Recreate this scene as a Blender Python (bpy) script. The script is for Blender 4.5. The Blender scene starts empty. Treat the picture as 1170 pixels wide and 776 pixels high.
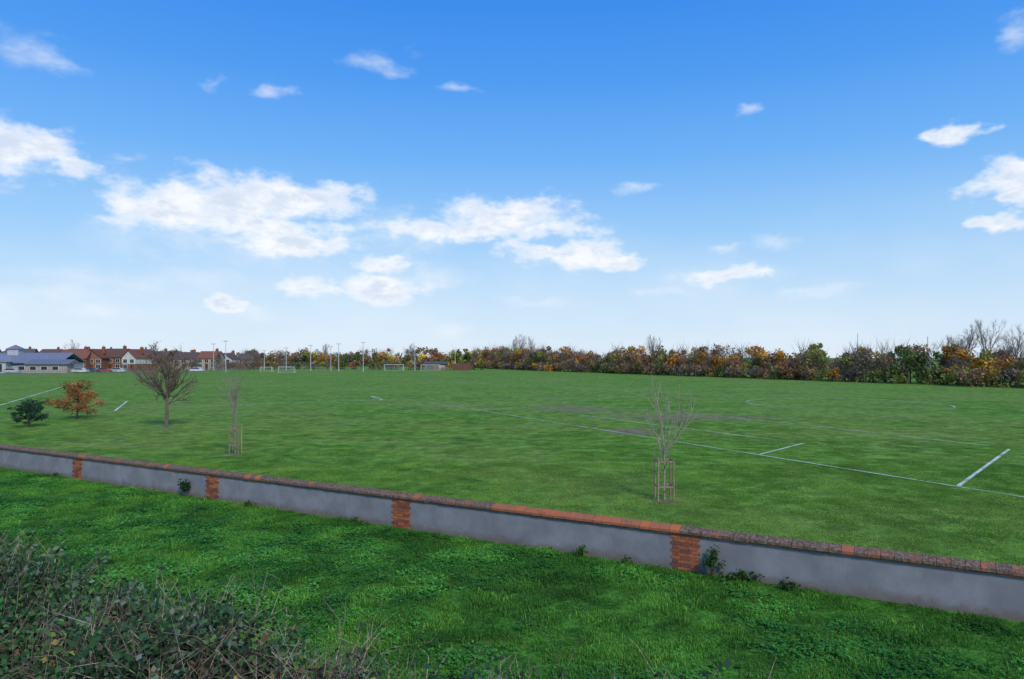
import bpy, math, random
import numpy as np
from mathutils import Vector, Matrix
R = math.radians
rng = np.random.default_rng(7)
random.seed(7)
sc = bpy.context.scene
COL = sc.collection
CAM_H = 4.6; F = 800.0; CX = 585.0; HY = 408.0
WS=-.564; WI=17.16   # boundary wall line: y = WI + WS*x

def G(px, py):
    """ground position (metres) surveyed from the photograph: flat ground, level camera 4.6 m up"""
    d = F*CAM_H/(py-HY)
    return ((px-CX)*d/F, d)
def XD(px, d): return ((px-CX)*d/F, d)

# ------------------------------------------------------------------ helpers
def np_mesh(name, verts, facelists, cols=None, mats=(), smooth=False):
    me = bpy.data.meshes.new(name)
    verts = np.asarray(verts, dtype=np.float32)
    me.vertices.add(len(verts)); me.vertices.foreach_set('co', verts.ravel())
    loops = []; starts = []; tot = 0
    for fa in facelists:
        fa = np.asarray(fa, dtype=np.int32)
        if len(fa) == 0: continue
        n = fa.shape[1]
        loops.append(fa.ravel()); starts.append(tot+np.arange(len(fa))*n); tot += fa.size
    loops = np.concatenate(loops); starts = np.concatenate(starts)
    me.loops.add(len(loops)); me.loops.foreach_set('vertex_index', loops)
    me.polygons.add(len(starts)); me.polygons.foreach_set('loop_start', starts.astype(np.int32))
    me.polygons.foreach_set('use_smooth', np.full(len(starts), bool(smooth)))
    me.update(calc_edges=True)
    if cols is not None:
        a = me.color_attributes.new('Col', 'FLOAT_COLOR', 'POINT')
        c = np.ones((len(verts), 4), dtype=np.float32); c[:, :3] = cols
        a.data.foreach_set('color', c.ravel())
    for m in mats: me.materials.append(m)
    return me
def add(name, me, parent=None, loc=(0,0,0), rot=(0,0,0), col=None):
    o = bpy.data.objects.new(name, me); (col or COL).objects.link(o)
    o.location = loc; o.rotation_euler = rot
    if parent: o.parent = parent
    return o
def empty(name, loc=(0,0,0), rz=0):
    o = bpy.data.objects.new(name, None); COL.objects.link(o); o.location = loc; o.rotation_euler = (0,0,rz)
    o.empty_display_size = .2
    return o

class MB:
    """mesh builder collecting boxes, tubes, leaves"""
    def __init__(s): s.v=[]; s.q=[]; s.t=[]; s.c=[]; s.n=0; 
    def addv(s, v, c):
        v=np.asarray(v,dtype=float).reshape(-1,3); s.v.append(v)
        c=np.asarray(c,dtype=float)
        if c.ndim==1: c=np.tile(c,(len(v),1))
        s.c.append(c); b=s.n; s.n+=len(v); return b
    def box(s, x0,x1,y0,y1,z0,z1,c=(1,1,1)):
        b=s.addv([(x0,y0,z0),(x1,y0,z0),(x1,y1,z0),(x0,y1,z0),(x0,y0,z1),(x1,y0,z1),(x1,y1,z1),(x0,y1,z1)],c)
        s.q.append(np.array([(0,3,2,1),(4,5,6,7),(0,1,5,4),(1,2,6,5),(2,3,7,6),(3,0,4,7)])+b)
    def prism(s, prof, x0, x1, c=(1,1,1), ax='x'):
        n=len(prof)
        f=(lambda x,p:(x,p[0],p[1])) if ax=='x' else (lambda x,p:(p[0],x,p[1]))
        b=s.addv([f(x0,p) for p in prof]+[f(x1,p) for p in prof],c)
        s.q.append(np.array([(i,(i+1)%n,(i+1)%n+n,i+n) for i in range(n)])+b)
        for o in (0,n):
            s.t.append(np.array([(o,o+i,o+i+1) for i in range(1,n-1)])+b)
    def tube(s, p0,p1,r0,r1,c=(1,1,1),k=5):
        p0=np.array(p0,float);p1=np.array(p1,float);d=p1-p0;L=np.linalg.norm(d)
        if L<1e-6:return
        d/=L; a=np.cross(d,(0,0,1) if abs(d[2])<.9 else (1,0,0)); a/=np.linalg.norm(a); bb=np.cross(d,a)
        th=np.arange(k)*2*np.pi/k
        ring=np.cos(th)[:,None]*a+np.sin(th)[:,None]*bb
        b=s.addv(np.concatenate([p0+ring*r0,p1+ring*r1]),c)
        s.q.append(np.array([(i,(i+1)%k,(i+1)%k+k,i+k) for i in range(k)])+b)
    def leaves(s, cen, size, cols, aspect=.5, up=0.0, dirs=None):
        cen=np.asarray(cen,float); n=len(cen)
        if n==0:return
        if dirs is None: a=rng.normal(size=(n,3)); a[:,2]+=up
        else: a=np.asarray(dirs,float)+rng.normal(size=(n,3))*.25
        a/=np.linalg.norm(a,axis=1)[:,None]
        b=np.cross(a,rng.normal(size=(n,3))); b/=np.linalg.norm(b,axis=1)[:,None]
        sz=np.broadcast_to(np.asarray(size,float),(n,))[:,None]
        v=np.stack([cen-a*sz,cen+b*sz*aspect,cen+a*sz,cen-b*sz*aspect],1).reshape(-1,3)
        cols=np.asarray(cols,float)
        if cols.ndim==1: cols=np.tile(cols,(n,1))
        o=s.addv(v,np.repeat(cols,4,0))
        s.q.append(np.arange(n*4).reshape(-1,4)+o)
    def twigs(s, p0, p1, w, cols):
        p0=np.asarray(p0,float);p1=np.asarray(p1,float);n=len(p0)
        d=p1-p0; b=np.cross(d,rng.normal(size=(n,3))); b/=np.linalg.norm(b,axis=1)[:,None]+1e-9
        w=np.broadcast_to(np.asarray(w,float),(n,))[:,None]
        v=np.stack([p0-b*w,p0+b*w,p1],1).reshape(-1,3)
        cols=np.asarray(cols,float)
        if cols.ndim==1: cols=np.tile(cols,(n,1))
        o=s.addv(v,np.repeat(cols,3,0)); s.t.append(np.arange(n*3).reshape(-1,3)+o)
    def mesh(s,name,mats,smooth=False):
        fl=[]
        if s.q: fl.append(np.concatenate(s.q))
        if s.t: fl.append(np.concatenate(s.t))
        return np_mesh(name,np.concatenate(s.v),fl,np.concatenate(s.c),mats,smooth)

# ------------------------------------------------------------------ materials
def newmat(name):
    m=bpy.data.materials.new(name); m.use_nodes=True
    nt=m.node_tree; return m,nt,nt.nodes['Principled BSDF'],nt.nodes['Material Output']
def N(nt,t,**k):
    n=nt.nodes.new(t)
    for a,b in k.items(): setattr(n,a,b)
    return n
def noise(nt,scale,detail=3,rough=.6,vec=None,outp='Fac'):
    n=N(nt,'ShaderNodeTexNoise'); n.inputs['Scale'].default_value=scale; n.inputs['Detail'].default_value=detail; n.inputs['Roughness'].default_value=rough
    if vec is not None: nt.links.new(vec,n.inputs['Vector'])
    return n.outputs[outp]
def mixc(nt,f,a,b,bt='MIX'):
    m=N(nt,'ShaderNodeMix',data_type='RGBA',blend_type=bt)
    for s,v in ((0,f),(6,a),(7,b)):
        if hasattr(v,'is_output') : nt.links.new(v,m.inputs[s])
        else: m.inputs[s].default_value = v if s==0 else (*v,1)
    return m.outputs[2]
def mr(nt,v,a,b,c=0.,d=1.,smooth=True):
    m=N(nt,'ShaderNodeMapRange'); 
    if smooth: m.interpolation_type='SMOOTHSTEP'
    nt.links.new(v,m.inputs[0])
    for i,x in enumerate((a,b,c,d)): m.inputs[1+i].default_value=x
    return m.outputs[0]
def mth(nt,op,a,b=None,c=None):
    m=N(nt,'ShaderNodeMath',operation=op)
    for i,v in enumerate((a,b,c)):
        if v is None: continue
        if hasattr(v,'is_output'): nt.links.new(v,m.inputs[i])
        else: m.inputs[i].default_value=v
    return m.outputs[0]
def vm(nt,op,a,b=None):
    m=N(nt,'ShaderNodeVectorMath',operation=op)
    for i,v in enumerate((a,b)):
        if v is None: continue
        if hasattr(v,'is_output'): nt.links.new(v,m.inputs[i])
        else: m.inputs[i].default_value=v
    return m.outputs['Value'] if op in('LENGTH','DOT_PRODUCT','DISTANCE') else m.outputs[0]
def bump(nt,bs,h,strength=.3,dist=.02):
    b=N(nt,'ShaderNodeBump'); b.inputs['Strength'].default_value=strength; b.inputs['Distance'].default_value=dist
    nt.links.new(h,b.inputs['Height']); nt.links.new(b.outputs[0],bs.inputs['Normal'])

def vcol_mat(name,rough=.8,spec=.2,transl=0.0,nscale=0,namt=.5,mult=1.0):
    m,nt,bs,out=newmat(name)
    a=N(nt,'ShaderNodeAttribute',attribute_name='Col')
    c=a.outputs['Color']
    if nscale:
        g=N(nt,'ShaderNodeNewGeometry')
        f=mr(nt,noise(nt,nscale,3,.65,g.outputs['Position']),.3,.7,1-namt,1+namt)
        v=N(nt,'ShaderNodeVectorMath',operation='SCALE'); nt.links.new(c,v.inputs[0]); nt.links.new(f,v.inputs['Scale']); c=v.outputs[0]
    nt.links.new(c,bs.inputs['Base Color']); bs.inputs['Roughness'].default_value=rough
    bs.inputs['Specular IOR Level'].default_value=spec
    if transl:
        t=N(nt,'ShaderNodeBsdfTranslucent'); nt.links.new(c,t.inputs['Color'])
        mx=N(nt,'ShaderNodeMixShader'); mx.inputs[0].default_value=transl
        nt.links.new(bs.outputs[0],mx.inputs[1]); nt.links.new(t.outputs[0],mx.inputs[2]); nt.links.new(mx.outputs[0],out.inputs[0])
    return m
M_leaf=vcol_mat('foliage',.7,.25,.25)
M_far=vcol_mat('distant_foliage',1.0,.0,.3)
M_bark=vcol_mat('bark',.9,.1,0,25,.35)
M_paint=vcol_mat('painted_surface',.6,.3,0,1.5,.12)
M_brick=vcol_mat('brick',.9,.1,0,30,.3)
M_metal=vcol_mat('galvanised_metal',.45,.5,0)
m,nt,bs,out=newmat('window_glass'); bs.inputs['Base Color'].default_value=(.03,.04,.05,1); bs.inputs['Roughness'].default_value=.08; M_glass=m

# ground material ----------------------------------------------------------
DIRT=[(722,493,1.5,2.0,1.0),(790,477,7,3.0,.6),(655,467,4,5,.5),(760,572,.5,.4,.8),(190,489,.9,.9,.5),(268,520,.5,.5,.6)]
LAWN_A=np.array((.040,.140,.015)); LAWN_B=np.array((.100,.275,.030)); LAWN_D=np.array((.024,.09,.010))
F_A=np.array((.080,.205,.020)); F_B=np.array((.165,.335,.042)); F_Y=np.array((.22,.325,.065)); F_D=np.array((.05,.135,.016)); F_W=np.array((.27,.29,.10)); SOIL=np.array((.27,.21,.14))
m,ng,bs,out=newmat('grass_ground'); M_ground=m
geo=N(ng,'ShaderNodeNewGeometry'); P=geo.outputs['Position']
sep=N(ng,'ShaderNodeSeparateXYZ'); ng.links.new(P,sep.inputs[0])
side=mth(ng,'SUBTRACT',sep.outputs[1],mth(ng,'MULTIPLY_ADD',sep.outputs[0],WS,WI))
field=mr(ng,side,-.2,.6)
n1=noise(ng,.055,4,.65,P); n2=noise(ng,.3,5,.7,P); n3=noise(ng,2.2,4,.7,P)
lawn=mixc(ng,mr(ng,n3,.38,.64),LAWN_A,LAWN_B)
lawn=mixc(ng,mr(ng,n2,.45,.7,0,.6),lawn,LAWN_D)
fld=mixc(ng,mr(ng,n2,.36,.62),F_A,F_B)
fld=mixc(ng,mr(ng,n1,.42,.62,0,.6),fld,F_Y)
fld=mixc(ng,mr(ng,n3,.5,.72,0,.6),fld,F_D)
ns=noise(ng,.10,4,.65,vm(ng,'MULTIPLY',P,(.7,1.0,0)))
worn=mth(ng,'MULTIPLY',mr(ng,ns,.50,.66),mr(ng,sep.outputs[1],24,45,0,.5))
fld=mixc(ng,worn,fld,F_W)
far=mr(ng,sep.outputs[1],30,110)
fld=mixc(ng,mth(ng,'MULTIPLY',far,.35),fld,(.18,.33,.055))
col=mixc(ng,field,lawn,fld)
dirt=None
for (px,py,rx,ry,am) in DIRT:
    x,y=G(px,py)
    q=vm(ng,'MULTIPLY',vm(ng,'SUBTRACT',P,(x,y,0)),(1/rx,1/ry,0))
    v=mth(ng,'MULTIPLY',mr(ng,mth(ng,'ADD',vm(ng,'LENGTH',q),mth(ng,'MULTIPLY_ADD',n3,3.0,-1.5)),1.15,.5),am)
    dirt=v if dirt is None else mth(ng,'MAXIMUM',dirt,v)
col=mixc(ng,dirt,col,SOIL)
f1=noise(ng,14,3,.7,P); f2=noise(ng,1.2,5,.75,P)
fac=mth(ng,'MULTIPLY',mr(ng,f1,.3,.7,.6,1.3),mr(ng,f2,.3,.7,.62,1.28))
sv=N(ng,'ShaderNodeVectorMath',operation='SCALE'); ng.links.new(col,sv.inputs[0]); ng.links.new(fac,sv.inputs['Scale'])
ng.links.new(sv.outputs[0],bs.inputs['Base Color']); bs.inputs['Roughness'].default_value=.95; bs.inputs['Specular IOR Level'].default_value=.05
bump(ng,bs,mth(ng,'ADD',f1,mth(ng,'MULTIPLY',f2,2.)),.6,.06)

m,nt,bs,out=newmat('grass_blades'); M_blade=m
a=N(nt,'ShaderNodeAttribute',attribute_name='Col'); ti=N(nt,'ShaderNodeAttribute',attribute_name='tint',attribute_type='INSTANCER')
c=mixc(nt,1.0,ti.outputs['Color'],a.outputs['Color'],'MULTIPLY')
nt.links.new(c,bs.inputs['Base Color']); bs.inputs['Roughness'].default_value=.6; bs.inputs['Specular IOR Level'].default_value=.2
t=N(nt,'ShaderNodeBsdfTranslucent'); nt.links.new(c,t.inputs['Color'])
mx=N(nt,'ShaderNodeMixShader'); mx.inputs[0].default_value=.3
nt.links.new(bs.outputs[0],mx.inputs[1]); nt.links.new(t.outputs[0],mx.inputs[2]); nt.links.new(mx.outputs[0],out.inputs[0])

# ------------------------------------------------------------------ ground
xs=[-2500,-400,-120,-60,-30,-15,0,15,30,60,120,400,2500]; ys=[-60,-10,0,5,10,15,20,30,50,80,130,220,400,900,3500]
v=[(x,y,0) for y in ys for x in xs]; nx=len(xs)
f=[(j*nx+i,j*nx+i+1,(j+1)*nx+i+1,(j+1)*nx+i) for j in range(len(ys)-1) for i in range(nx-1)]
add('grass_field',np_mesh('grass_field',v,[f],None,[M_ground]))

# ------------------------------------------------------------------ instanced grass
_g=np.random.default_rng(99).random((256,256))
def fbm(x,y,s,o=4,sd=0):
    r=0;amp=1;t=0
    for k in range(o):
        X=x*s+37.3*k+sd*11.7; Y=y*s+19.1*k+sd*5.3; xi=np.floor(X).astype(int); yi=np.floor(Y).astype(int); fx=X-xi; fy=Y-yi
        fx=fx*fx*(3-2*fx); fy=fy*fy*(3-2*fy)
        g=lambda a,b:_g[a%256,b%256]
        r=r+amp*((g(xi,yi)*(1-fx)+g(xi+1,yi)*fx)*(1-fy)+(g(xi,yi+1)*(1-fx)+g(xi+1,yi+1)*fx)*fy); t+=amp; amp*=.55; s*=2.03
    return r/t
def sstep(v,a,b): t=np.clip((v-a)/(b-a),0,1); return (t*t*(3-2*t))[:,None]
def lerp(a,b,t): return a*(1-t)+b*t
def lawn_tint(x,y):
    c=lerp(LAWN_A,LAWN_B,sstep(fbm(x,y,1.4,3,1),.35,.65)); c=lerp(c,LAWN_D,sstep(fbm(x,y,.45,4,2),.5,.72)*.75)
    return c*(1.25+.8*rng.random((len(x),1)))
def field_tint(x,y):
    c=lerp(F_A,F_B,sstep(fbm(x,y,.5,4,3),.36,.62)); c=lerp(c,F_Y,sstep(fbm(x,y,.12,4,4),.42,.62)*.6); c=lerp(c,F_D,sstep(fbm(x,y,2.0,3,5),.5,.72)*.6)
    c=lerp(c,F_W,sstep(fbm(x*.7,y,.2,4,6),.52,.68)*sstep(y,22,40)*.5)
    for (px,py,rx,ry,am) in DIRT:
        X,Y=G(px,py); q=np.hypot((x-X)/rx,(y-Y)/ry)+2*(fbm(x,y,2,3,7)-.5); c=lerp(c,SOIL,sstep(-q,-1.15,-.5)*am)
    return c*(1.15+.6*rng.random((len(x),1)))
def blade_patch(name,nb,rad,hmin,hmax,w):
    r=rad*np.sqrt(rng.random(nb)); th=rng.random(nb)*2*np.pi
    base=np.stack([r*np.cos(th),r*np.sin(th),np.zeros(nb)],1)
    h=(hmin+(hmax-hmin)*rng.random(nb)**1.6)
    az=rng.random(nb)*2*np.pi; lean=rng.random(nb)*.9+.1
    d=np.stack([np.cos(az),np.sin(az),np.zeros(nb)],1); s=np.stack([-np.sin(az),np.cos(az),np.zeros(nb)],1)
    mid=base+d*(h*lean*.3)[:,None]; mid[:,2]+=h*.6
    tip=base+d*(h*lean)[:,None]; tip[:,2]+=h*(1-.35*lean)
    ww=(w*(.6+.8*rng.random(nb)))[:,None]
    v=np.stack([base-s*ww,base+s*ww,mid+s*ww*.8,mid-s*ww*.8,tip],1).reshape(-1,3)
    k=np.arange(nb)[:,None]*5
    q=np.hstack([k,k+1,k+2,k+3]); t=np.hstack([k+3,k+2,k+4])
    c=np.stack([.7+.6*rng.random(nb)]*3,1)
    dry=rng.random(nb)<.05; c[dry]=(2.4,1.3,2.0)
    yel=rng.random(nb)<.2; c[yel]*=(1.5,1.15,1.0)
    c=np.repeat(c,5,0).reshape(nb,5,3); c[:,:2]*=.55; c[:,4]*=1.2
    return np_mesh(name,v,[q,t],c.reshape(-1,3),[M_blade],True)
def clover_patch(name,n,rad):
    mb=MB(); r=rad*rng.random(n)**.75; th=rng.random(n)*2*np.pi
    r=r*(.6+.4*np.sin(th*3+rng.random()*6)); 
    z=.02+.05*rng.random(n)
    cen=np.stack([r*np.cos(th),r*np.sin(th),z],1)
    for k in range(3):
        a=rng.random(n)*2*np.pi
        dirs=np.stack([np.cos(a),np.sin(a),rng.normal(size=n)*.25],1)
        b=np.stack([-np.sin(a),np.cos(a),rng.normal(size=n)*.25],1)
        L=(.010+.014*rng.random(n))[:,None]
        c2=cen+dirs*L
        v=np.stack([c2-dirs*L,c2+b*L*.8,c2+dirs*L,c2-b*L*.8],1).reshape(-1,3)
        cc=np.repeat(np.stack([(.8+.5*rng.random(n))*.8,.75+.45*rng.random(n),.8+.6*rng.random(n)],1),4,0)
        o=mb.addv(v,cc); mb.q.append(np.arange(n*4).reshape(-1,4)+o)
    return mb.mesh(name,[M_blade])
def inst_group(name,meshes):
    c=bpy.data.collections.new(name)
    for i,me in enumerate(meshes):
        c.objects.link(bpy.data.objects.new(me.name,me))
    return c
def scatter(name,x,y,scl,tint,coll):
    pts=np.stack([x,y,np.zeros_like(x)],1)
    n=len(pts); me=bpy.data.meshes.new(name); me.vertices.add(n); me.vertices.foreach_set('co',np.asarray(pts,dtype=np.float32).ravel())
    a=me.attributes.new('scl','FLOAT','POINT'); a.data.foreach_set('value',np.asarray(scl,dtype=np.float32))
    a=me.attributes.new('rz','FLOAT','POINT'); a.data.foreach_set('value',(rng.random(n)*6.283).astype(np.float32))
    a=me.attributes.new('tint','FLOAT_COLOR','POINT'); a.data.foreach_set('color',np.hstack([tint,np.ones((n,1))]).astype(np.float32).ravel())
    me.update(); o=add(name,me)
    t=bpy.data.node_groups.new(name,'GeometryNodeTree'); t.is_modifier=True
    t.interface.new_socket('Geometry',in_out='INPUT',socket_type='NodeSocketGeometry')
    t.interface.new_socket('Geometry',in_out='OUTPUT',socket_type='NodeSocketGeometry')
    gi=t.nodes.new('NodeGroupInput'); g_o=t.nodes.new('NodeGroupOutput')
    ip=t.nodes.new('GeometryNodeInstanceOnPoints'); ci=t.nodes.new('GeometryNodeCollectionInfo')
    ci.inputs['Collection'].default_value=coll; ci.inputs['Separate Children'].default_value=True; ci.inputs['Reset Children'].default_value=True
    ip.inputs['Pick Instance'].default_value=True
    def attr(nm):
        q=t.nodes.new('GeometryNodeInputNamedAttribute'); q.data_type='FLOAT'; q.inputs['Name'].default_value=nm; return q.outputs[0]
    cx=t.nodes.new('ShaderNodeCombineXYZ'); t.links.new(attr('rz'),cx.inputs[2])
    t.links.new(gi.outputs[0],ip.inputs['Points']); t.links.new(ci.outputs[0],ip.inputs['Instance'])
    t.links.new(cx.outputs[0],ip.inputs['Rotation']); t.links.new(attr('scl'),ip.inputs['Scale'])
    t.links.new(ip.outputs[0],g_o.inputs[0])
    md=o.modifiers.new('scatter','NODES'); md.node_group=t
    return o
def wall_y(x): return WI+WS*x
def sample(y0,y1,dens,marg=1.5):
    n=int(dens*(y1-y0)*2*(.78*y1+marg))
    x=(rng.random(n)*2-1)*(.78*y1+marg); y=y0+rng.random(n)*(y1-y0)
    k=np.abs(x)<.76*y+marg; return x[k],y[k]
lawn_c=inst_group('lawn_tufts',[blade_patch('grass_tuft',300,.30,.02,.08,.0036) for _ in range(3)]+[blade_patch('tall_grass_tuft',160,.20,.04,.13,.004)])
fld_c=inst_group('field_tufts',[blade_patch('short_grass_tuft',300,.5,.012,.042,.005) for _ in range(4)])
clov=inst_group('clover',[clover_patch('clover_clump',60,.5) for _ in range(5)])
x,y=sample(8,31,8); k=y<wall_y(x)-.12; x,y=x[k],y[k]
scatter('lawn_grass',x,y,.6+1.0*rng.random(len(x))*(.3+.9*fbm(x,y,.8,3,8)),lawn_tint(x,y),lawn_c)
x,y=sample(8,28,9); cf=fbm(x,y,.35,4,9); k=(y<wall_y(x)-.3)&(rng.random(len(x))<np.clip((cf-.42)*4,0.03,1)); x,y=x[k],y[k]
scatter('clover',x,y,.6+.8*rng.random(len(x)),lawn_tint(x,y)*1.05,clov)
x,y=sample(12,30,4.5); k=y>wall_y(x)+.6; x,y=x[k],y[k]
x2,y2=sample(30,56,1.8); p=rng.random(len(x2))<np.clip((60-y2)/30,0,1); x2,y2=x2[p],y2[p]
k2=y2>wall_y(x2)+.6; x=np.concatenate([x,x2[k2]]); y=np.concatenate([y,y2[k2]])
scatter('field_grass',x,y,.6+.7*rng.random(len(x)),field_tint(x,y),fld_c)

# ------------------------------------------------------------------ pitch markings
def line_mat(name,lo,hi,colr):
    m,nt,bs,out=newmat(name); g=N(nt,'ShaderNodeNewGeometry')
    n=noise(nt,9,4,.75,g.outputs['Position']); n2=noise(nt,.45,3,.6,g.outputs['Position'])
    al=mr(nt,mth(nt,'ADD',n,mth(nt,'MULTIPLY',n2,.8)),lo,hi)
    bs.inputs['Base Color'].default_value=(*colr,1); bs.inputs['Roughness'].default_value=.9
    nt.links.new(al,bs.inputs['Alpha']); return m
L_b=line_mat('chalk_line',.62,1.02,(.70,.80,.62)); L_m=line_mat('worn_chalk_line',.62,1.14,(.66,.76,.54)); L_f=line_mat('faded_chalk_line',.64,1.35,(.60,.70,.46))
par=empty('pitch_marking')
def line(pts,mat,w,nm):
    pts=[np.array(p) for p in pts]; V=[];Fc=[]
    for i,p in enumerate(pts):
        a=pts[max(0,i-1)]; b=pts[min(len(pts)-1,i+1)]; d=(b-a)/np.linalg.norm(b-a); nn=np.array([-d[1],d[0]])*w/2
        V+=[(*(p-nn),.03),(*(p+nn),.03)]
        if i: Fc.append((2*i-2,2*i,2*i+1,2*i-1))
    add(nm,np_mesh(nm,V,[Fc],None,[mat]),par)
def seg(a,b): return [G(*a),G(*b)]
line(seg((490,460),(1180,570.5)),L_m,.12,'goal_line')
line(seg((868,520),(918,507)),L_b,.12,'box_edge')
line(seg((1095,556),(1153,514)),L_b,.13,'box_edge_2')
line(seg((657,474),(893,504)),L_m,.13,'penalty_line')
line([G(645,463),G(780,472)],L_f,.16,'touch_line_a')
line([G(780,472),G(930,487),G(1130,510)],L_m,.13,'touch_line')
line(seg((470,434),(860,455)),L_f,.4,'far_line')
line(seg((545,470),(760,449)),L_f,.25,'far_line_2')
line(seg((640,447),(1060,443)),L_f,.4,'far_line_3')
line(seg((0,463.5),(85,438)),L_b,.18,'left_line')
line(seg((-150,508),(0,463.5)),L_b,.16,'left_line_b')
line(seg((131,470),(145,459)),L_b,.17,'left_stub')
line(seg((150,467),(437,457)),L_m,.2,'left_line_2')
line(seg((437,457),(424,453)),L_b,.22,'left_stub_2')
line(seg((85,438),(330,427)),L_f,.5,'left_line_3')
line(seg((437,457),(560,449)),L_f,.25,'left_line_4')
cxx,cyy=G(965,461.5)
line([(cxx+9.15*math.cos(a),cyy+9.15*math.sin(a)) for a in np.linspace(-.6,math.pi+.6,49)],L_m,.18,'centre_circle')
line([(cxx+9.15*math.cos(a),cyy+9.15*math.sin(a)) for a in np.linspace(math.pi+.6,2*math.pi-.6,49)],L_f,.14,'centre_circle_b')

# ------------------------------------------------------------------ boundary wall
wang=math.atan2(WS,1)
wall=empty('boundary_wall',(0,WI,0),wang)
m,nt,bs,out=newmat('grey_render'); M_render=m
tc=N(nt,'ShaderNodeTexCoord'); ob=tc.outputs['Object']
st=vm(nt,'MULTIPLY',ob,(1,1,.25)); sp=N(nt,'ShaderNodeSeparateXYZ'); nt.links.new(ob,sp.inputs[0])
c=mixc(nt,mr(nt,noise(nt,1.4,5,.6,ob),.35,.7),(.25,.245,.25),(.335,.325,.33))
c=mixc(nt,mr(nt,noise(nt,5,6,.7,st),.5,.8,0,.4),c,(.17,.16,.155))
low=mr(nt,mth(nt,'ADD',sp.outputs[2],mth(nt,'MULTIPLY_ADD',noise(nt,2.5,5,.7,ob),.5,-.25)),.24,.02)
c=mixc(nt,mth(nt,'MULTIPLY',low,.75),c,(.20,.155,.115))
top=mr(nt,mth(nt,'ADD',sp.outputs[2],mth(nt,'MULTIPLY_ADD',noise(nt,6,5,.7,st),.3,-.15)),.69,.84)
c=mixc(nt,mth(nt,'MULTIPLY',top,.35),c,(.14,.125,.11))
nt.links.new(c,bs.inputs['Base Color']); bs.inputs['Roughness'].default_value=.9; bs.inputs['Specular IOR Level'].default_value=.1
bump(nt,bs,noise(nt,60,4,.7,ob),.5,.01)
m,nt,bs,out=newmat('coping_tile'); M_cop=m
tc=N(nt,'ShaderNodeTexCoord'); ob=tc.outputs['Object']; a=N(nt,'ShaderNodeAttribute',attribute_name='Col')
sa=N(nt,'ShaderNodeSeparateColor'); nt.links.new(a.outputs['Color'],sa.inputs[0])
c=mixc(nt,sa.outputs[1],(.58,.175,.06),(.42,.15,.08))
w=mr(nt,mth(nt,'ADD',noise(nt,7,6,.75,ob),mth(nt,'MULTIPLY',sa.outputs[0],.7)),.58,.98)
w2=mixc(nt,mr(nt,noise(nt,20,4,.7,ob),.4,.65),(.12,.08,.055),(.29,.21,.15))
c=mixc(nt,w,c,w2)
c=mixc(nt,mr(nt,noise(nt,3.1,5,.7,ob),.56,.70,0,.55),c,(.08,.08,.035))
nt.links.new(c,bs.inputs['Base Color']); bs.inputs['Roughness'].default_value=.92; bs.inputs['Specular IOR Level'].default_value=.1
bump(nt,bs,noise(nt,35,5,.7,ob),.7,.012)
X0,X1=-46.,22.
piers=[4.28+7.70*k for k in range(-6,3)]
W=.665
mb=MB(); edges=[X0]+[e for p in piers if X0<p<X1 for e in (p-W/2+.05,p+W/2-.05)]+[X1]
for i in range(0,len(edges)-1,2): mb.box(edges[i],edges[i+1],0,.22,-.05,.77)
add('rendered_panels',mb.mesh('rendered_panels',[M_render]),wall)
mb=MB()
for p in piers:
    mb.box(p-W/2+.05+.002,p+W/2-.05-.002,.004,.216,-.05,.765,(.36,.29,.23))
    z=0;j=0
    while z<.76:
        off=0 if j%2 else .06
        xa,xb=p-W/2+off,p+W/2-off
        splits=[xa]+( [xa+.225,xa+.44] if j%2 else [xa+.115,xa+.335] )+[xb]
        for q in range(3):
            cc=np.array((.46,.15,.065))*(.6+.6*rng.random())
            if rng.random()<.18: cc=np.array((.22,.09,.065))
            dy=-.006-rng.random()*.010
            mb.box(splits[q]+.006,splits[q+1]-.006,dy,.20,z+.007,z+.070,cc)
        z+=.076;j+=1
add('brick_piers',mb.mesh('brick_piers',[M_brick]),wall)
mb=MB(); x=X0
while x<X1:
    L=.30; cc=(.25+.4*rng.random(),rng.random(),0)
    j=rng.normal()*.003
    mb.box(x+.003,x+L-.003,-.035+j,.255,.772,.803,cc); x+=L
x=X0
while x<X1:
    L=.225
    clean=-.6<x<4.0
    wv=(rng.random()*.5+.44) if not clean else (rng.random()*.4)
    cc=(wv if rng.random()>.05 else .15,rng.random(),0)
    j=rng.normal()*.004; zj=rng.normal()*.003
    prof=[(-.06+j,.806+zj),(.28+j,.806+zj),(.28+j,.862+zj),(.15,.94+zj),(.07,.94+zj),(-.06+j,.862+zj)]
    mb.prism(prof,x+.004,x+L-.004,cc); x+=L
mb.box(X0,X1,-.03,.25,.80,.85,(.8,.5,0))
add('coping',mb.mesh('coping',[M_cop]),wall)

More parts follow.
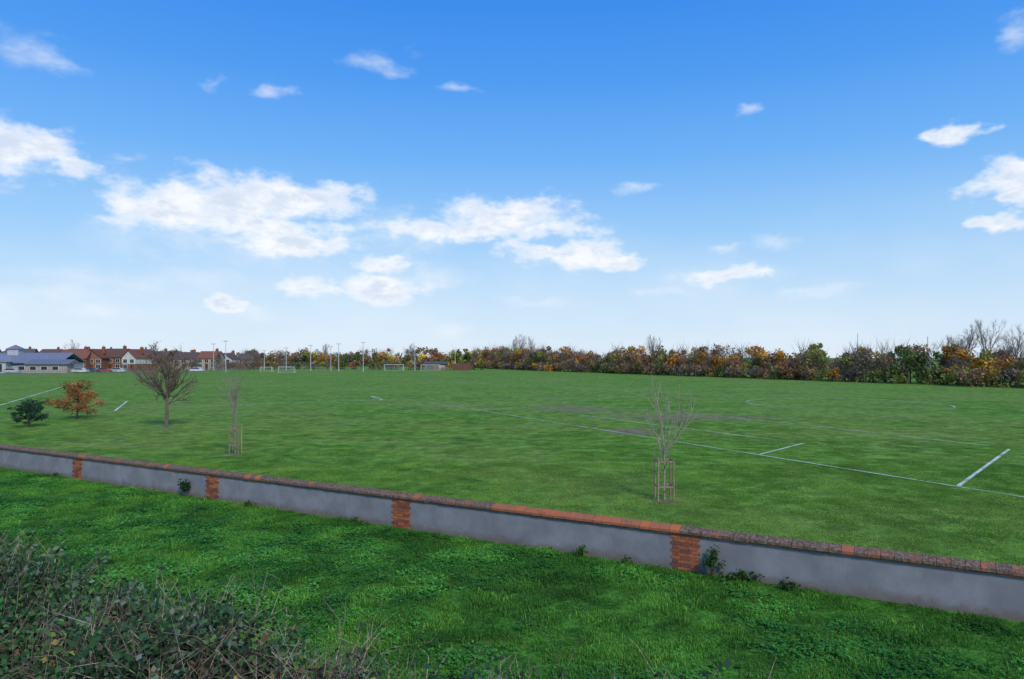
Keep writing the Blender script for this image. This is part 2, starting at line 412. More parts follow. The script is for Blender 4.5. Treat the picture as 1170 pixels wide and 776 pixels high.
# ------------------------------------------------------------------ trees
def grow(mb,rg,p,d,L,r,lev,col,tips,nseg=5,up=.08,wob=.12,br=(2,3),ang=.6,k=5,lr=.62):
    p=np.array(p,float);d=np.array(d,float)
    sl=L/nseg
    for i in range(nseg):
        d=d+rg.normal(size=3)*wob+np.array((0,0,up)); d/=np.linalg.norm(d)
        r1=r*(1-.75*(i+1)/nseg) if lev==0 else r*(1-.45*(i+1)/nseg)
        r0=r*(1-.75*i/nseg) if lev==0 else r*(1-.45*i/nseg)
        q=p+d*sl; mb.tube(p,q,r0,max(r1,.002),col*(.8+.4*rg.random()),k if lev>1 else 3)
        p=q
        if lev==0: tips.append((p.copy(),d.copy()))
        if lev>0 and i>=1:
            for _ in range(rg.integers(br[0],br[1]+1) if i<nseg-1 else br[1]):
                a=rg.random()*2*np.pi; s=np.cross(d,(np.cos(a),np.sin(a),.3)); s/=np.linalg.norm(s)
                an=ang*(.6+.7*rg.random()); nd=d*np.cos(an)+s*np.sin(an)
                grow(mb,rg,p,nd,L*lr*(.7+.5*rg.random())*(1-.08*i),max(r1*.6,.003),lev-1,col,tips,max(3,nseg-1),up,wob*1.15,br,ang,k,lr)
def brown(rg,n,base,var=.35):
    return np.array(base)*(1-var+2*var*rg.random((n,1)))*(1+.12*rg.normal(size=(n,3)))

# 1: small park tree with a few dry leaves
x,y=G(190,488)
T=empty('bare_deciduous_tree',(x,y,0)); mb=MB(); tips=[]; rg=np.random.default_rng(11)
bark=np.array((.17,.13,.10))
p=np.zeros(3); tr=[p]
for i in range(5):
    q=p+np.array((rg.normal()*.03,rg.normal()*.03,.46)); mb.tube(p,q,.13-.011*i,.13-.011*(i+1),bark,8); p=q; tr.append(p)
for i in range(17):
    a=i*2.4; t=i/16; el=.35+.8*t; b=tr[4 if i%3 else 3]
    d=np.array((math.cos(a)*math.cos(el),math.sin(a)*math.cos(el),math.sin(el)))
    grow(mb,rg,(b[0],b[1],b[2]+.1+.3*t),d,(1.8+.85*math.sin(el))*(.8+.3*rg.random()),.055,2,bark,tips,6,.08,.13,(1,2),.6,5,.52)
grow(mb,rg,p,(0.03,0,1),2.7,.09,2,bark,tips,7,.1,.12,(2,3),.75,5,.5)
add('trunk_and_branches',mb.mesh('trunk',[M_bark]),T)
P_=np.array([t[0] for t in tips]); print('tree1 tips',len(tips),P_[:,2].max(),P_[:,0].min(),P_[:,0].max())
nl=1500; idx=rg.integers(0,len(P_),nl); cen=P_[idx]+rg.normal(size=(nl,3))*.08
ml=MB(); ml.leaves(cen,.025+.03*rg.random(nl),brown(rg,nl,(.21,.14,.06),.5),.6)
add('leaves',ml.mesh('leaves',[M_leaf]),T)

def guard(T,w=.5,h=1.36):
    mb=MB(); c=(.30,.23,.15)
    s=w/2
    for sx in(-s,s):
        for sy in(-s,s):
            mb.tube((sx,sy,-.1),(sx+rng.normal()*.01,sy,h*(.97+.05*rng.random())),.028,.026,np.array(c)*(.8+.4*rng.random()),8)
    for z in(.45,h-.1):
        for sy in(-s,s): mb.box(-s,s,sy-.010,sy+.010,z-.025,z+.025,c)
        for sx in(-s,s): mb.box(sx-.010,sx+.010,-s,s,z-.025+.004,z+.025+.004,c)
    add('stake_guard',mb.mesh('stake_guard',[M_bark]),T)
def sapling(px,py,H,seed,bark,lf,nl,spread=.35,gw=.5):
    x,y=G(px,py); T=empty('young_tree',(x,y,0)); rg=np.random.default_rng(seed); mb=MB(); tips=[]
    p=np.zeros(3); n=6; hh=H*.38
    for i in range(n):
        q=p+np.array((rg.normal()*.012,rg.normal()*.012,hh/n)); mb.tube(p,q,.036-.002*i,.036-.002*(i+1),bark,7); p=q
        if i>=2:
            a=rg.random()*6.28; grow(mb,rg,p,(math.cos(a)*.6,math.sin(a)*.6,.8),H*.22,.012,1,bark,tips,5,.12,.09,(1,2),.5,4,.6)
    for i in range(6):
        a=i*1.26+rg.random(); s=spread*(.6+.8*rg.random())
        grow(mb,rg,p,(math.cos(a)*s,math.sin(a)*s,1),H*(.30+.16*rg.random()),.019,2,bark,tips,5,.09,.11,(1,2),.5,4,.5)
    grow(mb,rg,p,(0,0,1),H*.54,.023,2,bark,tips,6,.1,.09,(1,2),.5,4,.42)
    add('trunk_and_branches',mb.mesh('sapling',[M_bark]),T)
    P_=np.array([t[0] for t in tips]); print('sap',len(P_),P_[:,2].max())
    if nl:
        idx=rg.integers(0,len(P_),nl); ml=MB(); ml.leaves(P_[idx]+rg.normal(size=(nl,3))*.02,.012+.018*rg.random(nl),brown(rg,nl,lf),.5)
        add('leaves',ml.mesh('leaves',[M_leaf]),T)
    guard(T,gw)
sapling(759,571,3.8,5,np.array((.34,.29,.23)),(.26,.2,.1),420,.42)
sapling(269,519,4.1,9,np.array((.27,.23,.19)),(.24,.17,.07),350,.22,.42)

# orange bush & dark conifer
def bushy(name,px,py,H,Wd,seed,leafc,barkc,nb,nl,ls,flat):
    x,y=G(px,py); T=empty(name,(x,y,0)); rg=np.random.default_rng(seed); mb=MB(); ml=MB()
    mb.tube((0,0,0),(.05,0,H*.8),.07*H/2.5,.02,barkc,6)
    for i in range(nb):
        t=(i+.5)/nb; z=H*(.25+.6*t); a=i*2.4+rg.random()*.9
        L=Wd/2*(1-.7*t**1.8)*(.5+.65*rg.random())
        e=flat+.5*t+rg.normal()*.15
        d=np.array((math.cos(a)*math.cos(e),math.sin(a)*math.cos(e),math.sin(e)))
        p1=np.array((0,0,z-.2*L)); p2=p1+d*L; mb.tube(p1,p2,.025,.008,barkc,4)
        nn=int(nl/nb*(.4+L/(Wd/2)))
        sub=rg.integers(3,6); sh=.5+.75*rg.random()
        for q in range(sub):
            s=.35+.65*(q+.5)/sub; c0=p1+(p2-p1)*s+rg.normal(size=3)*np.array((.16,.16,.12))*H/2.6
            k=nn//sub; cen=c0+rg.normal(size=(k,3))*np.array((.13,.13,.085))*H/2.6; cen[:,2]=np.abs(cen[:,2])
            ml.leaves(cen,ls*(.6+.8*rg.random(k)),brown(rg,k,np.array(leafc)*sh*(.75+.5*rg.random()),.35),.35)
    add('trunk_and_branches',mb.mesh('branches',[M_bark]),T); add('foliage',ml.mesh('foliage',[M_leaf]),T)
bushy('orange_autumn_bush',88,479,2.95,4.0,3,(.40,.15,.045),np.array((.12,.08,.06)),28,4600,.07,.15)
bushy('small_pine_tree',33,488,1.8,2.9,4,(.035,.095,.05),np.array((.1,.07,.05)),26,5200,.055,.2)

# wall-base plants
def shrub_plant(name,lx,H,Wd,n,seed,c=(.035,.10,.02),ls=.035):
    rg=np.random.default_rng(seed); u=np.array((math.cos(wang),math.sin(wang))); nrm=np.array((u[1],-u[0]))
    P0=np.array((0,WI))+u*lx+nrm*.16
    T=empty(name,(P0[0],P0[1],0)); mb=MB(); ml=MB()
    for i in range(14):
        a=rg.random()*6.28; s=Wd/2*rg.random(); tip=np.array((math.cos(a)*s,math.sin(a)*s*.3,H*(.5+.5*rg.random())))
        mid=tip*np.array((.4,.4,.6)); mb.tube((0,0,0),mid,.007,.005,(.1,.09,.05),4); mb.tube(mid,tip,.005,.002,(.1,.1,.05),4)
        k=n//14; s=rg.random(k)[:,None]
        cen=mid*(1-s)+tip*s+rg.normal(size=(k,3))*.04; cen[:,2]=np.abs(cen[:,2])
        ml.leaves(cen,ls*(.6+.8*rg.random(k)),brown(rg,k,c,.45),.55)
    add('stems',mb.mesh('stems',[M_bark]),T); add('leaves',ml.mesh('leaves',[M_leaf]),T)
shrub_plant('wall_shrub',4.9,.62,.5,300,1)
shrub_plant('ivy_plant',5.5,.20,1.1,300,2)
shrub_plant('ivy_plant',6.4,.12,.9,180,12)
shrub_plant('wall_shrub',-12.3,.60,.5,420,3,(.02,.07,.02))
shrub_plant('weed_plant',1.9,.22,.35,110,4,(.06,.17,.025))
for i,lx in enumerate([-20,-9.2,-4.9,3.0]): shrub_plant('weed_plant',lx,.10+.06*rng.random(),.5,90,20+i,(.06,.17,.025))

# ------------------------------------------------------------------ bramble hedge in the foreground
def hedge():
    rg=np.random.default_rng(21); T=empty('bramble_hedge'); mb=MB(); ml=MB()
    u=np.array((math.cos(wang),math.sin(wang))); nn=np.array((u[1],-u[0]))  # toward camera
    def top(s):
        return 1.48+.14*math.sin(s*1.3)+.12*math.sin(s*3.1+1)+ (.10 if s<-6.6 else 0)+.06*max(0,s+2)
    base=np.array((0,6.7))
    for i in range(1700):
        s=-14+18*rg.random(); w=1.9*rg.random()
        b=base+u*s+nn*w; h=top(s)*(.75+.35*rg.random())
        lean=rg.normal(size=2)*.35
        p=np.array((b[0],b[1],0.0)); 
        green=(math.sin(s*1.9+2)+math.sin(s*.7)+ (1.3 if s<-5.5 else .1)+rg.normal()*.8)>0.0
        cst=np.array((.20,.14,.10))*(.6+.8*rg.random()) if rg.random()<.65 else np.array((.42,.34,.25))*(.6+.6*rg.random())
        d=np.array((lean[0]*.4,lean[1]*.4,1.0)); pts=[p+np.array((0,0,h*.45))]
        L=h*.6/5
        for j in range(5):
            d=d+np.array((lean[0]*.25,lean[1]*.25,-.12))+rg.normal(size=3)*.16; d/=np.linalg.norm(d)
            q=pts[-1]+d*L; mb.tube(pts[-1],q,.0065-.001*j,.0065-.001*(j+1),cst,3)
            if rg.random()<.9:
                e=q+(d+rg.normal(size=3)*.9)*.16; mb.tube(q,e,.0035,.0015,cst*1.1,3)
                e2=e+(d+rg.normal(size=3)*.9)*.1; mb.tube(e,e2,.002,.001,cst*1.1,3)
            pts.append(q)
        pa=np.array(pts); n=72 if green else 8
        k=rg.integers(1,6,n); cen=pa[k]+rg.normal(size=(n,3))*.10
        rr_=rg.random()
        base_c=np.array((.04,.10,.035)) if rr_<.6 else (np.array((.085,.19,.05)) if rr_<.88 else np.array((.16,.22,.13)))
        if rg.random()<.03: base_c=np.array((.42,.36,.09))
        if not green and rg.random()<.4: base_c=np.array((.18,.11,.06))
        ml.leaves(cen,.026+.03*rg.random(n),brown(rg,n,base_c,.45),.62,up=.3)
    add('stems',mb.mesh('stems',[M_bark]),T); add('leaves',ml.mesh('leaves',[M_leaf]),T)
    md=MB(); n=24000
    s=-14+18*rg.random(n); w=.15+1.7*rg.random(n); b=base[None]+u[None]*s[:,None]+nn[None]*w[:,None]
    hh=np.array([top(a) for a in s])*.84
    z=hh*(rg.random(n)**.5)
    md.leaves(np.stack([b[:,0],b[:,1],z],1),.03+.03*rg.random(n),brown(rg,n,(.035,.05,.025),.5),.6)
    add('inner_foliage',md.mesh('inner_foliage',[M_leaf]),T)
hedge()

# ------------------------------------------------------------------ distant tree line
def far_tree(mb,rg,x,y,H,Wd,col,nl,ls,bare=.3,base=0.05):
    nb=rg.integers(5,9); tb=np.array((.2,.16,.13))
    mb.tube((x,y,0),(x+rg.normal()*.2,y,H*.6),.16,.07,tb,4)
    cs=[]
    for i in range(nb):
        t=rg.random(); cs.append((x+rg.normal()*Wd*.24,y+rg.normal()*Wd*.2,H*(base+.12+.68*t),Wd*(.17+.15*rg.random())*(1.1-.5*t),.7+.6*rg.random()))
    cs=np.array(cs); k=rg.integers(0,nb,nl); d=rg.normal(size=(nl,3)); d/=np.linalg.norm(d,axis=1)[:,None]
    rr=cs[k,3]*(.35+.75*rg.random(nl)**.6)
    cen=cs[k,:3]+d*rr[:,None]*np.array((1,1,1.0)); cen[:,2]=np.abs(cen[:,2])
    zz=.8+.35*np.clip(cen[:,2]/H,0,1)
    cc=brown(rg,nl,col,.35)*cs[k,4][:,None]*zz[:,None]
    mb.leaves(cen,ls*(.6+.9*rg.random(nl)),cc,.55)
    nt_=int(130*(bare+.3)); a=rg.random(nt_)*6.28; t=rg.random(nt_)
    p0=np.stack([x+rg.normal(size=nt_)*Wd*.13,y+rg.normal(size=nt_)*Wd*.12,H*(.25+.5*t)],1)
    dr=np.stack([np.cos(a)*Wd*.28,np.sin(a)*Wd*.2,H*(.22+.22*rg.random(nt_))],1)
    mb.twigs(p0,p0+dr*(.6+.5*rg.random((nt_,1))),.05,brown(rg,nt_,np.array((.25,.195,.15)),.3))
PAL=dict(brown=(.35,.22,.11),olive=(.27,.27,.07),orange=(.62,.31,.05),yellow=(.62,.46,.08),green=(.12,.18,.05),red=(.38,.17,.08),grey=(.29,.23,.18))
keys=list(PAL)
def row(name,pts,step,rows,hf,wf,probs,nl,ls,seed,gap=4.0,hv=.45):
    rg=np.random.default_rng(seed); mb=MB()
    pts=np.array(pts,float); segl=np.linalg.norm(np.diff(pts,axis=0),axis=1); tot=segl.sum(); s=0
    while s<tot:
        q=s;i=0
        while q>segl[i]: q-=segl[i]; i+=1
        d=(pts[i+1]-pts[i])/segl[i]; nn=np.array((-d[1],d[0])); nn*=1 if nn[1]>0 else -1
        for r in range(rows):
            p=pts[i]+d*q+nn*(r*gap+rg.normal()*.8)+d*rg.normal()*step*.35
            pr=np.array(probs(s/tot,r),float); pr/=pr.sum(); kk=keys[rg.choice(len(keys),p=pr)]
            H=hf(s/tot,r)*(1.0-hv/2+hv*rg.random())
            bare=kk in('grey',) or (kk=='brown' and rg.random()<.4)
            far_tree(mb,rg,p[0],p[1],H,wf*(.8+.5*rg.random()),PAL[kk],int(nl*(.45 if bare else 1)),ls,1.0 if bare else .3)
        s+=step*(.7+.6*rg.random())
    print(name,mb.n)
    return add(name,mb.mesh(name,[M_far]))
A=(95,70);B=XD(1170,106);C=XD(850,156);D=XD(600,248);E=XD(545,300)
#                   brown olive orange yellow green red grey
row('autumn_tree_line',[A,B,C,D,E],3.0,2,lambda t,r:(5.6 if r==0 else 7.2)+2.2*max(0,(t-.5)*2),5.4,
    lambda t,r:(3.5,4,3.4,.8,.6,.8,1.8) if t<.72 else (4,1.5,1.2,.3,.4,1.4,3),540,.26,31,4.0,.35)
row('undergrowth',[(A[0]-2,A[1]-2),(B[0]-1.6,B[1]-1.2),(C[0]-1.6,C[1]-1.2),(D[0]-1.6,D[1]-1.2),(E[0],E[1]-2)],2.1,1,lambda t,r:2.7,4.2,
    lambda t,r:(4,4,.8,.2,1.5,1,1.5),300,.22,32)
row('distant_tree_line',[(8,300),XD(500,330),XD(300,390),XD(0,400),XD(-150,400)],4.5,2,lambda t,r:6.2+2*r,8,
    lambda t,r:(3,2,1.2,.4,1.5,1.2,2.5),340,.5,33,8)
row('distant_hedgerow',[XD(545,250),XD(400,262),XD(238,262)],3.2,1,lambda t,r:3.1,5,
    lambda t,r:(2,2,.9,.3,2.5,1.0,1),240,.32,34)
row('garden_trees',[XD(300,255),XD(190,238),XD(110,245),XD(-60,240)],9,1,lambda t,r:5.2,5,
    lambda t,r:(3,2,.8,.3,2,.5,3),420,.3,35,3,.7)
# tall bare trees standing above the line
def tall_bare(px,d,H,seed,lev=3,spread=.45,col=(.25,.21,.17)):
    x,y=XD(px,d); T=empty('bare_tree',(x,y,0)); rg=np.random.default_rng(seed); mb=MB(); tips=[]
    c=np.array(col); mb.tube((0,0,0),(0,0,H*.3),.2,.15,c,6)
    for i in range(5):
        a=i*1.6+rg.random(); grow(mb,rg,(0,0,H*.22+H*.08*i*.5),(math.cos(a)*spread,math.sin(a)*spread,1),H*.5,.09,2,c,tips,5,.08,.1,(1,2),.55,4,.5)
    grow(mb,rg,(0,0,H*.3),(0,0,1),H*.62,.12,2,c,tips,6,.08,.08,(1,2),.55,4,.42)
    P_=np.array([t[0] for t in tips]); D_=np.array([t[1] for t in tips])
    k=rg.integers(0,len(P_),1500); mb.twigs(P_[k],P_[k]+(D_[k]+rg.normal(size=(1500,3))*.5)*.5,.012,brown(rg,1500,c,.2))
    add('trunk_and_branches',mb.mesh('bare_tree',[M_bark]),T)
tall_bare(1128,118,10.2,41); tall_bare(1102,122,9.0,42); tall_bare(1160,112,8.4,43); tall_bare(1085,126,7.8,47)
tall_bare(596,262,12.0,44,spread=.15); tall_bare(588,264,11.0,45,spread=.15); tall_bare(606,262,10.8,48,spread=.2); tall_bare(746,196,9.9,46,spread=.12); tall_bare(470,330,10,49,spread=.2)
tall_bare(80,300,11,50); tall_bare(372,330,10,52,spread=.12)

# ------------------------------------------------------------------ houses
def house(name,px,d,w,dep,he,hr,rz,wallc,roofc,gable_front=False,white=None,nwin=3,chim=True):
    x,y=XD(px,d); T=empty(name,(x,y,0),rz)
    mb=MB(); mb.box(-w/2,w/2,0,dep,0,he,wallc)
    if white: mb.box(-w/2-.02,w/2+.02,-.03,dep+.02,he*.52,he-.003,white)
    add('walls',mb.mesh('walls',[M_brick if not white else M_paint]),T)
    mb=MB()
    if gable_front:
        mb.prism([(-w/2,he),(w/2,he),(0,he+hr)],.02,dep-.02,wallc if not white else white,'y')
        add('gables',mb.mesh('gables',[M_paint]),T); mb=MB()
        for s in(-1,1):
            mb.prism([(s*(w/2+.35),he-.25),(s*(w/2+.35),he-.05),(0,he+hr+.2),(0,he+hr+.02)],-.4,dep+.4,roofc,'y')
    else:
        mb.prism([(0,he),(dep,he),(dep/2,he+hr)],-w/2+.02,w/2-.02,wallc); add('gables',mb.mesh('gables',[M_brick]),T); mb=MB()
        for a,b in((-.35,dep/2),(dep+.35,dep/2)):
            mb.prism([(a,he-.22),(a,he-.02),(b,he+hr+.2),(b,he+hr+.02)],-w/2-.3,w/2+.3,roofc)
    add('roof',mb.mesh('roof',[M_brick]),T)
    mg=MB(); mf=MB()
    for i in range(nwin):
        cx=-w/2+w*(i+.5)/nwin
        for z0 in(.9,he*.6):
            if i==nwin//2 and z0<1: 
                mf.box(cx-.5,cx+.5,-.09,-.04,0,2.1,(.12,.04,.03)); continue
            mf.box(cx-.75,cx+.75,-.08,-.035,z0-.08,z0+1.28,(.75,.75,.75)); mg.box(cx-.64,cx-.04,-.10,-.083,z0,z0+1.2); mg.box(cx+.04,cx+.64,-.10,-.083,z0,z0+1.2)
    add('window_frames_and_door',mf.mesh('frames',[M_paint]),T); add('windows',mg.mesh('glass',[M_glass]),T)
    if chim:
        mb=MB(); mb.box(w*.25,w*.25+.9,dep/2-.35,dep/2+.35,he+hr*.5,he+hr+1.1,(.25,.1,.06)); mb.tube((w*.25+.45,dep/2,he+hr+1.1),(w*.25+.45,dep/2,he+hr+1.5),.14,.12,(.4,.2,.1),8)
        add('chimney',mb.mesh('chimney',[M_brick]),T)
br=(.24,.12,.08); rr=(.24,.105,.07); gr=(.20,.22,.26); cream=(.62,.58,.52)
house('brick_house',82,226,8.5,8,4.2,2.7,.15,br,rr)
house('brick_house',104,230,6.5,9,4.4,2.6,.15,(.28,.13,.08),(.20,.085,.06),True)
house('brick_house',126,236,8,8,4.6,2.7,-.1,br,(.15,.085,.065))
house('white_gabled_house',147,232,4.8,9,4.4,2.4,-.1,br,(.2,.09,.07),True,cream,2)
house('brick_house',176,256,8,8,4.2,2.4,.05,br,(.14,.09,.075))
house('brick_house',210,262,8,8,4.0,2.3,.1,(.38,.33,.27),(.12,.09,.08))
house('brick_house',236,258,7,8,4.2,2.4,0,(.42,.33,.25),rr)
house('white_gabled_house',256,272,6,8,4.0,2.0,0,br,(.13,.10,.09),True,cream,2)
house('brick_house',282,280,8,8,3.8,2.1,0,br,(.14,.10,.085))
for i,(px,d) in enumerate([(20,330),(52,345),(88,335),(118,345),(-20,330),(160,350)]):
    house('brick_house',px,d,10+3*rng.random(),8,5.4,3.0,rng.normal()*.3,[br,(.45,.4,.33),(.5,.48,.45)][i%3],[(.12,.11,.11),(.17,.10,.08),(.10,.10,.11)][i%3])
T=empty('school_building',(*XD(22,204),0),.12); mb=MB(); mr_=MB(); mg=MB(); mf=MB()
mb.box(-22,11,0,14,0,2.9,(.36,.36,.37)); mb.box(-22,11,-.05,-.003,2.1,2.8,(.12,.22,.38))
mr_.prism([(-.8,2.8),(-.8,3.0),(7,5.9),(7,5.6)],-23,11.6,gr); mr_.prism([(14.8,2.8),(14.8,3.0),(7,5.9),(7,5.6)],-23,11.6,gr)
mb.box(-9,-2,-3,.0-.004,0,3.2,(.5,.5,.5)); mr_.prism([(-9.6,3.2),(-1.4,3.2),(-5.5,5.2)],-3.5,5,(.26,.29,.34),'y')
mb.box(-6,-3,5,8,5,7.0,(.45,.46,.48)); 
b=mr_.addv([(-6.4,4.6,7.0),(-2.6,4.6,7.0),(-2.6,8.4,7.0),(-6.4,8.4,7.0),(-4.5,6.5,8.3)],gr); mr_.t.append(np.array([(0,1,4),(1,2,4),(2,3,4),(3,0,4)])+b)
mb.box(4,15,-4,-.06,0,2.5,(.36,.31,.27)); mr_.prism([(-4.6,2.5),(3.6,2.5),(-.5,3.9)],3.5,15.5,(.17,.18,.2))
for i in range(12):
    xx=-21+i*2.6
    if -10<xx<-1 or xx>2: continue
    mf.box(xx-.1,xx+1.7,-.06,-.01,.7,2.0,(.7,.7,.7)); mg.box(xx,xx+1.6,-.09,-.063,.8,1.9)
for xx in(5,8,11): mf.box(xx-.1,xx+1.7,-4.06,-4.01,.7,2.0,(.7,.7,.7)); mg.box(xx,xx+1.6,-4.09,-4.063,.8,1.9)
mg.box(-8,-3,-3.06,-3.01,.3,2.6)
add('walls',mb.mesh('walls',[M_paint]),T); add('roof',mr_.mesh('roof',[M_paint]),T); add('window_frames',mf.mesh('f',[M_paint]),T); add('windows',mg.mesh('g',[M_glass]),T)
# pavilion + container
T=empty('sports_pavilion',(*XD(498,246),0),0); mb=MB(); mb.box(-4.0,3.5,0,5,0,2.2,(.28,.16,.11)); mb.prism([(-.5,2.203),(5.5,2.203),(2.5,3.0)],-4.3,3.8,(.09,.11,.09)); mb.box(-3,-1,-.05,-.003,.3,2.0,(.10,.16,.13)); mb.box(1,3,-.05,-.003,.8,1.7,(.4,.4,.38))
add('building',mb.mesh('pavilion',[M_paint]),T)
T=empty('storage_container',(*XD(527,242),0),-.1); mb=MB()
for i in range(20): mb.box(-3+i*.3,-3+i*.3+.15,-.04,0,.1,2.2,(.20,.08,.06))
mb.box(-3.05,3.05,.003,2.4,0,2.3,(.19,.08,.06)); add('body',mb.mesh('container',[M_paint]),T)

# road on left
m,nt,bs,out=newmat('asphalt'); g=N(nt,'ShaderNodeNewGeometry'); c=mixc(nt,noise(nt,1.5,4,.7,g.outputs['Position']),(.12,.12,.125),(.20,.20,.20)); nt.links.new(c,bs.inputs['Base Color']); bs.inputs['Roughness'].default_value=.9
def strip(name,pts,w,z,mat):
    V=[];Fc=[]
    for i,(x,y) in enumerate(pts): V+=[(x,y,z),(x,y+w,z)]; 
    for i in range(len(pts)-1): Fc.append((2*i,2*i+2,2*i+3,2*i+1))
    return add(name,np_mesh(name,V,[Fc],None,[mat]))
strip('asphalt_road',[XD(-200,180),XD(0,184),XD(80,190),XD(150,200),XD(240,214)],9,.004,m)
def car(px,d,c,rz):
    T=empty('parked_car',(*XD(px,d),.012),rz); mb=MB()
    mb.prism([(-2.1,.3),(2.1,.3),(2.15,.75),(1.35,.9),(.75,1.4),(-1.2,1.42),(-1.9,.95),(-2.15,.85)],-.85,.85,c,'y')
    add('body',mb.mesh('body',[M_metal]),T); mg=MB(); mg.prism([(1.2,.93),(.72,1.34),(-1.15,1.36),(-1.7,.97)],-.87,.87,(0,0,0),'y'); add('windows',mg.mesh('glass',[M_glass]),T)
    mw=MB()
    for a in(-1.3,1.3):
        for b in(-.84,.68): mw.tube((a,b,.3),(a,b+.18,.3),.32,.32,(.02,.02,.02),12)
    add('wheels',mw.mesh('wheels',[M_paint]),T)
for px,d,c,rz in [(14,205,(.5,.5,.52),.1),(104,210,(.05,.06,.1),.1),(92,208,(.6,.6,.6),0),(120,212,(.3,.04,.04),.2),(135,213,(.5,.5,.5),.1),(225,222,(.6,.6,.6),0)]: car(px,d-6,c,rz)

# floodlight masts, posts, goals, fence
def mast(px,d,h,heads=True,name='floodlight_mast'):
    T=empty(name,(*XD(px,d),0)); mb=MB(); c=(.50,.51,.52)
    mb.tube((0,0,0),(0,0,h),.13,.08,c,8); mb.tube((0,0,0),(0,0,.3),.22,.2,c,8)
    if heads:
        mb.box(-.6,.6,-.04,.04,h-.25,h-.15,c)
        for s in(-.45,.45): mb.box(s-.2,s+.2,-.2,-.05,h-.3,h+.05,(.6,.6,.6))
    add('mast',mb.mesh('mast',[M_metal]),T)
for px,d,h in [(258,215,9.6),(244,240,9.2),(355,235,8.6),(378,235,8.2),(387,228,9.0),(415,225,9.4),(474,240,8.4),(520,245,7.2),(327,240,7.8),(302,250,7)]: mast(px,d,h)
mast(980,190,11.0,False,'telegraph_pole'); mast(1060,150,9.0,False,'telegraph_pole')
def goal(px,d,w,h,rz=0):
    T=empty('football_goal',(*XD(px,d),0),rz); mb=MB(); c=(.75,.75,.75); r=.06
    for s in(-w/2,w/2):
        mb.tube((s,0,0),(s,0,h),r,r,c,8); mb.tube((s,0,h),(s,.8,h),.04,.04,c,6); mb.tube((s,.8,h),(s,1.9,.05),.03,.03,c,6); mb.tube((s,0,.05),(s,1.9,.05),.03,.03,c,6)
    mb.tube((-w/2,0,h),(w/2,0,h),r,r,c,8); mb.tube((-w/2,1.9,.05),(w/2,1.9,.05),.03,.03,c,6)
    for i in range(15):
        x=-w/2+w*i/14; mb.tube((x,.8,h),(x,1.9,.05),.008,.008,c,3)
    for i in range(5):
        t=i/5; mb.tube((-w/2,.8+1.1*t,h*(1-t)),(w/2,.8+1.1*t,h*(1-t)),.008,.008,c,3)
    add('frame_and_net',mb.mesh('goal',[M_metal]),T)
goal(327,205,4.6,1.7); goal(450,238,6.5,2.0); goal(304,222,3.7,1.4); goal(492,240,6.5,1.9,.2)
T=empty('chain_link_fence'); mb=MB()
a=np.array(XD(240,214)); b=np.array(XD(286,226)); n=14
for i in range(n+1):
    p=a+(b-a)*i/n; mb.tube((p[0],p[1],0),(p[0],p[1],3.4),.05,.05,(.12,.16,.14),5)
for z in np.linspace(.1,3.4,14): mb.tube((*a,z),(*b,z),.014,.014,(.14,.17,.15),3)
add('posts_and_wires',mb.mesh('fence',[M_metal]),T)
T=empty('post_and_rail_fence'); mb=MB()
pts=[XD(-60,186),XD(150,208),XD(240,222),XD(420,240),XD(540,246)]
for i in range(4):
    a=np.array(pts[i]);b=np.array(pts[i+1]);n=int(np.linalg.norm(b-a)/3)
    for j in range(n): p=a+(b-a)*j/n; mb.tube((p[0],p[1],0),(p[0],p[1],1.15),.06,.06,(.3,.28,.24),5)
    for z in(.55,1.0): mb.tube((*a,z),(*b,z),.035,.035,(.3,.28,.24),4)
add('posts_and_rails',mb.mesh('rails',[M_bark]),T)

# ------------------------------------------------------------------ sun + sky
SEL,SAZ=R(40),R(152)
sd=Vector((math.sin(SAZ)*math.cos(SEL),math.cos(SAZ)*math.cos(SEL),math.sin(SEL)))
sl=bpy.data.lights.new('sun','SUN'); sl.energy=2.5; sl.angle=R(9); sl.color=(1,.93,.82)
so=bpy.data.objects.new('sun',sl); COL.objects.link(so); so.rotation_euler=sd.to_track_quat('Z','Y').to_euler(); so.location=(0,0,40)
w=bpy.data.worlds.new('World'); sc.world=w; w.use_nodes=True; nt=w.node_tree; nt.nodes.clear()
try:
    w.cycles.sampling_method='MANUAL'; w.cycles.sample_map_resolution=256
except Exception as ex: print(ex)
out=N(nt,'ShaderNodeOutputWorld'); bg=N(nt,'ShaderNodeBackground'); nt.links.new(bg.outputs[0],out.inputs[0]); bg.inputs[1].default_value=.1
sky=N(nt,'ShaderNodeTexSky',sky_type='NISHITA'); sky.sun_disc=False; sky.sun_elevation=SEL; sky.sun_rotation=SAZ; sky.air_density=1.0; sky.dust_density=.6; sky.ozone_density=2.0
tc=N(nt,'ShaderNodeTexCoord'); D_=tc.outputs['Generated']; sp=N(nt,'ShaderNodeSeparateXYZ'); nt.links.new(D_,sp.inputs[0])
az=mth(nt,'ARCTAN2',sp.outputs[0],sp.outputs[1]); el=mth(nt,'ARCSINE',sp.outputs[2])
cb=N(nt,'ShaderNodeCombineXYZ'); nt.links.new(az,cb.inputs[0]); nt.links.new(el,cb.inputs[1]); Pc=cb.outputs[0]
rp=N(nt,'ShaderNodeValToRGB'); nt.links.new(mr(nt,el,0,.6,0,1,False),rp.inputs[0])
e=rp.color_ramp.elements
stops=[(0,(.74,.86,1.0)),(.12,(.57,.78,1.0)),(.28,(.33,.63,1.0)),(.45,(.165,.47,.99)),(.62,(.075,.35,.95)),(.8,(.035,.265,.90)),(1,(.018,.20,.82))]
e[0].position=0;e[0].color=(*stops[0][1],1);e[1].position=1;e[1].color=(*stops[-1][1],1)
for p_,c_ in stops[1:-1]: q=e.new(p_); q.color=(*c_,1)
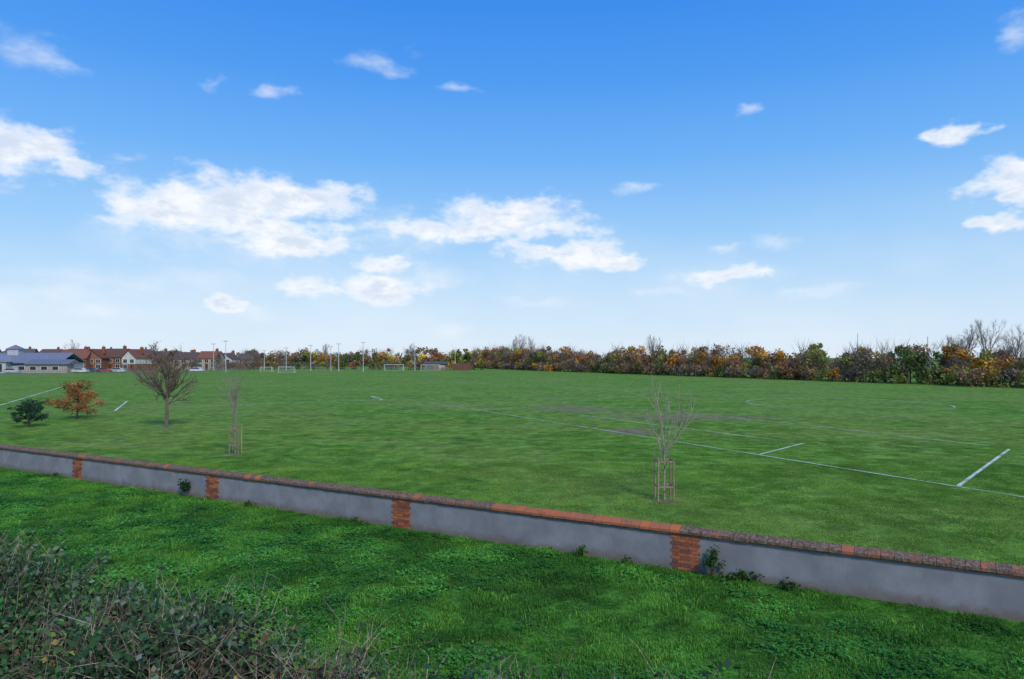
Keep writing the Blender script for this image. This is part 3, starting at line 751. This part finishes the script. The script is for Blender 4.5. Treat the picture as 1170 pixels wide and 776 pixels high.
sc10=N(nt,'ShaderNodeVectorMath',operation='SCALE'); nt.links.new(rp.outputs[0],sc10.inputs[0]); sc10.inputs['Scale'].default_value=10
base=mixc(nt,.88,sky.outputs[0],sc10.outputs[0])
Pn=vm(nt,'MULTIPLY',Pc,(1,1.8,1))
n1=noise(nt,13,7,.60,Pn); n2=noise(nt,4,3,.55,Pn); nlow=noise(nt,20,5,.6,vm(nt,'ADD',Pn,(.012,.03,.4)))
wn=noise(nt,16,3,.6,Pn,'Color'); Pw=vm(nt,'ADD',Pc,vm(nt,'MULTIPLY',vm(nt,'SUBTRACT',wn,(.5,.5,.5)),(.10,.04,0)))
def grp(lst,k=1.25):
    M=None
    for cx,cy,hw,hh in lst:
        a0=math.atan((cx-CX)/F); e0=math.atan((HY-cy)/F*math.cos(a0)); sx=hw/F*math.cos(a0)**2*k; sy=hh/F*math.cos(a0)*k
        q=vm(nt,'MULTIPLY',vm(nt,'SUBTRACT',Pw,(a0,e0,0)),(1/sx,1/sy,0))
        v=mth(nt,'SUBTRACT',1,vm(nt,'LENGTH',q)); M=v if M is None else mth(nt,'MAXIMUM',M,v)
    return mth(nt,'MAXIMUM',M,-.5)
strong=[(25,172,72,26),(80,187,42,12),(250,230,95,26),(335,226,78,22),(195,240,50,20),(290,258,130,11),(340,278,60,9),(575,250,80,20),(545,262,120,10),(655,290,70,15),(705,295,32,10),(620,284,36,9),
 (355,326,28,14),(436,303,26,12),(440,328,50,12),(253,350,18,12),(1092,155,34,11),(1150,203,42,17),(1125,254,33,9),(1170,222,24,13),(830,316,34,8)]
faint=[(35,55,42,18),(60,68,36,9),(240,97,18,11),(312,102,18,6),(435,72,40,10),(520,96,28,5),(145,183,26,9),(730,212,24,6),(885,277,32,9),(750,334,34,8),(830,283,18,6),(825,317,55,11),(515,378,20,7),(1165,30,20,18),(120,320,90,15),(230,318,55,14),
 (50,336,70,15),(430,262,100,22),(240,275,130,24),(340,270,120,26),(490,315,45,14),(290,355,50,9),(5,350,50,14),(855,128,16,7),(100,355,70,8),(620,345,50,7),(930,330,50,7)]
D1=mth(nt,'ADD',grp(strong,1.45),mth(nt,'MULTIPLY_ADD',n1,2.2,-1.1)); A1=mr(nt,D1,.0,.75)
D2=mth(nt,'ADD',grp(faint,1.4),mth(nt,'MULTIPLY_ADD',n1,2.6,-1.3)); A2=mth(nt,'MULTIPLY',mr(nt,D2,-.05,1.4),.5)
haze=mth(nt,'MULTIPLY',mr(nt,el,.25,.02),mr(nt,n2,.35,.7,.08,.42))
base=mixc(nt,haze,base,(8.2,9.1,10.0))
base=mixc(nt,A2,base,(8.8,9.3,10.0))
shade=mth(nt,'MULTIPLY',mr(nt,nlow,.38,.60),mr(nt,D1,.25,.9))
ccol=mixc(nt,shade,(9.9,10.0,10.3),(6.9,7.8,9.2))
fin=mixc(nt,mth(nt,'MULTIPLY',A1,.93),base,ccol)
nt.links.new(fin,bg.inputs[0])

# ------------------------------------------------------------------ camera
cd=bpy.data.cameras.new('camera'); co=bpy.data.objects.new('camera',cd); COL.objects.link(co); sc.camera=co
co.location=(0,0,CAM_H); co.rotation_euler=(R(90),0,0); cd.sensor_width=36; cd.lens=36*F/1170; cd.shift_y=20/1170; cd.clip_end=6000; cd.clip_start=.1
sc.view_settings.view_transform='Standard'; sc.view_settings.look='None'; sc.view_settings.exposure=0
